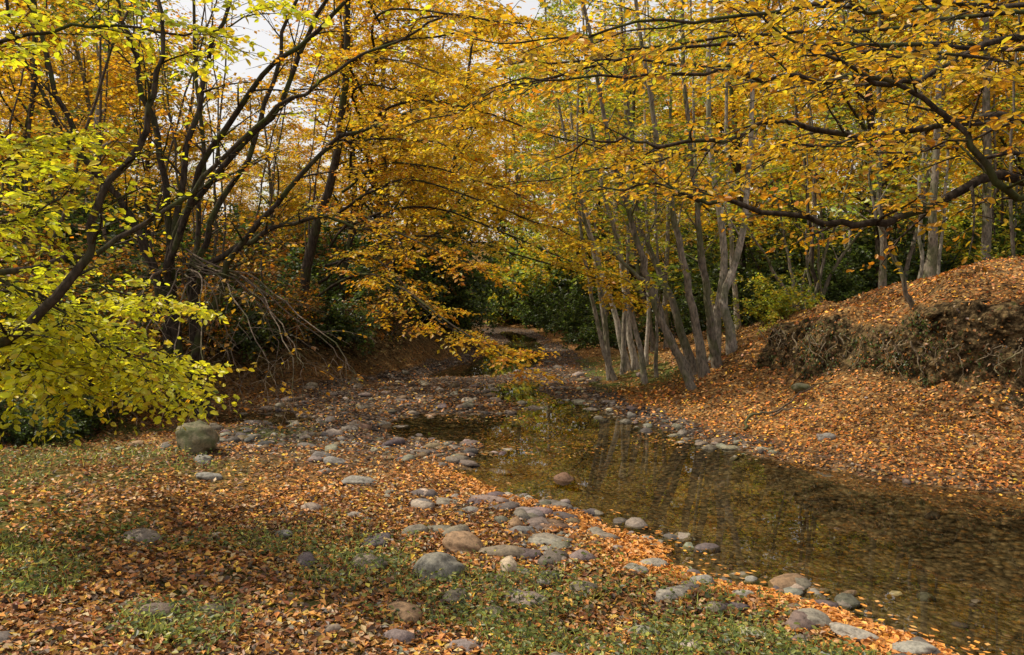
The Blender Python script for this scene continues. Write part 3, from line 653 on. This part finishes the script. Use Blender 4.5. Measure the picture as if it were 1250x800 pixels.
BL=[(-.5,5.14,.19,.62,(.16,.15,.125),0,(1,.75)),(-.34,5.72,.145,.62,(.25,.16,.095),0,(1,.8)),(-3.45,8.7,.24,.85,(.17,.145,.09),1,(1,.9)),(-.75,6.1,.1,.55,(.16,.14,.11),0,(1,.7)),(1.72,4.55,.12,.55,(.22,.195,.155),0,(1.1,.8)),
    (1.92,4.4,.1,.4,(.28,.25,.21),0,(1.3,.8)),(.02,4.8,.075,.6,(.19,.175,.15),0,(1,.8)),(-1.7,5.9,.07,.5,(.2,.19,.17),0,(1.1,.8)),(.55,8.3,.12,-1,(.14,.08,.05),0,(1,.8)),(-.8,7.0,.09,.55,(.13,.12,.12),0,(1,.8)),
    (3.75,9.5,.1,.6,(.19,.175,.16),0,(1,.8)),(4.15,11.5,.13,.6,(.12,.11,.07),1,(1,.8)),(-3.2,8.2,.1,.6,(.18,.17,.15),0,(1,.8)),(-2.9,7.6,.1,.45,(.22,.21,.19),0,(1.4,.8)),(.85,5.35,.09,.6,(.21,.195,.16),0,(1,.8)),
    (1.0,5.6,.1,.5,(.24,.215,.18),0,(1.2,.8)),(1.25,5.2,.085,.6,(.19,.18,.16),0,(1,.8)),(1.45,4.95,.08,.6,(.24,.22,.19),0,(1,.8)),(-.35,6.9,.08,.5,(.18,.17,.15),0,(1.2,.8)),(.1,6.2,.085,.5,(.15,.14,.13),0,(1.2,.8)),(2.15,4.25,.12,.4,(.26,.245,.21),0,(1.2,.9)),
    (-1.5,7.8,.13,.45,(.22,.205,.18),0,(1.4,.8)),(-1.9,8.6,.11,.5,(.19,.175,.16),0,(1.3,.8)),(.2,5.0,.06,.55,(.18,.16,.14),0,(1,.8)),(-.1,4.6,.07,.5,(.23,.19,.15),0,(1,.8)),(1.2,4.7,.07,.55,(.18,.15,.12),0,(1,.8))]
for i,(x,y,sz,fl_,c,mo,(ax_,ay_)) in enumerate(BL):
    Vb=lump(V4,i*1.7+.3,.24,.9); q=V4*5+i; Vb=Vb*(1+.04*vnoise(q[:,0]+q[:,2],q[:,1]-q[:,2],i))[:,None]
    h0=hz(x,y)
    if fl_<0: hh=(.05-h0)/1.7; zc=.05-hh
    else: hh=sz*fl_; zc=h0+hh*(.5 if mo else .3)
    Vb=Vb*np.array([sz*ax_,sz*ay_,hh])
    me=make_mesh("boulder",Vb,F4,np.tile(np.array(c),(len(Vb),1)),[M_MOSSROCK if mo else M_ROCK],smooth=True)
    add_obj("boulder",me,(x,y,zc),(rng.normal(0,.1),rng.normal(0,.1),rng.uniform(-.5,.5)))
# fallen branch on right bank
b=Builder(); pr=params(bark=(.12,.09,.065),nc=[0,2,0],len=[.4,.3,.2],nleaf=0,max=2)
def gp(x,y,h=.03): return (x,y,hz(x,y)+h)
limb(b,[gp(3.05,10.5,.02),gp(3.35,10.75,.07),gp(3.7,10.75,.03),gp(4.0,11.05,.08),gp(4.4,11.05,.03)],.022,.008,pr,1,4,.3,jit=.02)
limb(b,[gp(3.5,10.8),gp(3.7,10.55,.08),gp(3.95,10.5,.05)],.016,.005,pr,1,0,.2,jit=.015)
add_obj("fallen_branch",b.build("fallen_branch"))
# ------------------------------------------------------------------ light, sky, camera
Sd=Vector((-.58,.10,.80)).normalized()
w=bpy.data.worlds.new("World"); scene.world=w; w.use_nodes=True; nt=w.node_tree; nt.nodes.clear()
sk=nt.nodes.new('ShaderNodeTexSky'); sk.sky_type='NISHITA'; sk.sun_disc=False
sk.sun_elevation=math.asin(Sd.z); sk.sun_rotation=math.atan2(Sd.x,Sd.y); sk.dust_density=5.0
mxs=nt.nodes.new('ShaderNodeMix'); mxs.data_type='RGBA'; mxs.inputs[0].default_value=.5; mxs.inputs[7].default_value=(9.8,9.1,8.2,1)
nt.links.new(sk.outputs[0],mxs.inputs[6])
bg=nt.nodes.new('ShaderNodeBackground'); bg.inputs[1].default_value=.145
ow=nt.nodes.new('ShaderNodeOutputWorld'); nt.links.new(mxs.outputs[2],bg.inputs[0]); nt.links.new(bg.outputs[0],ow.inputs[0])
sl_=bpy.data.lights.new("sun",'SUN'); sl_.energy=5; sl_.angle=math.radians(.5); sl_.color=(1,.91,.72)
so=bpy.data.objects.new("sun",sl_); COL.objects.link(so); so.rotation_euler=Sd.to_track_quat('Z','Y').to_euler()
cd=bpy.data.cameras.new("camera"); cam=bpy.data.objects.new("camera",cd); COL.objects.link(cam)
cd.sensor_width=36; cd.lens=28.25; cd.clip_end=1000; cd.clip_start=.05
cam.location=(0,0,2.0); cam.rotation_euler=(math.radians(90-2.9),0,0)
scene.camera=cam
scene.view_settings.view_transform='Standard'; scene.view_settings.look='None'; scene.view_settings.exposure=0
print("done",time.time()-T00)
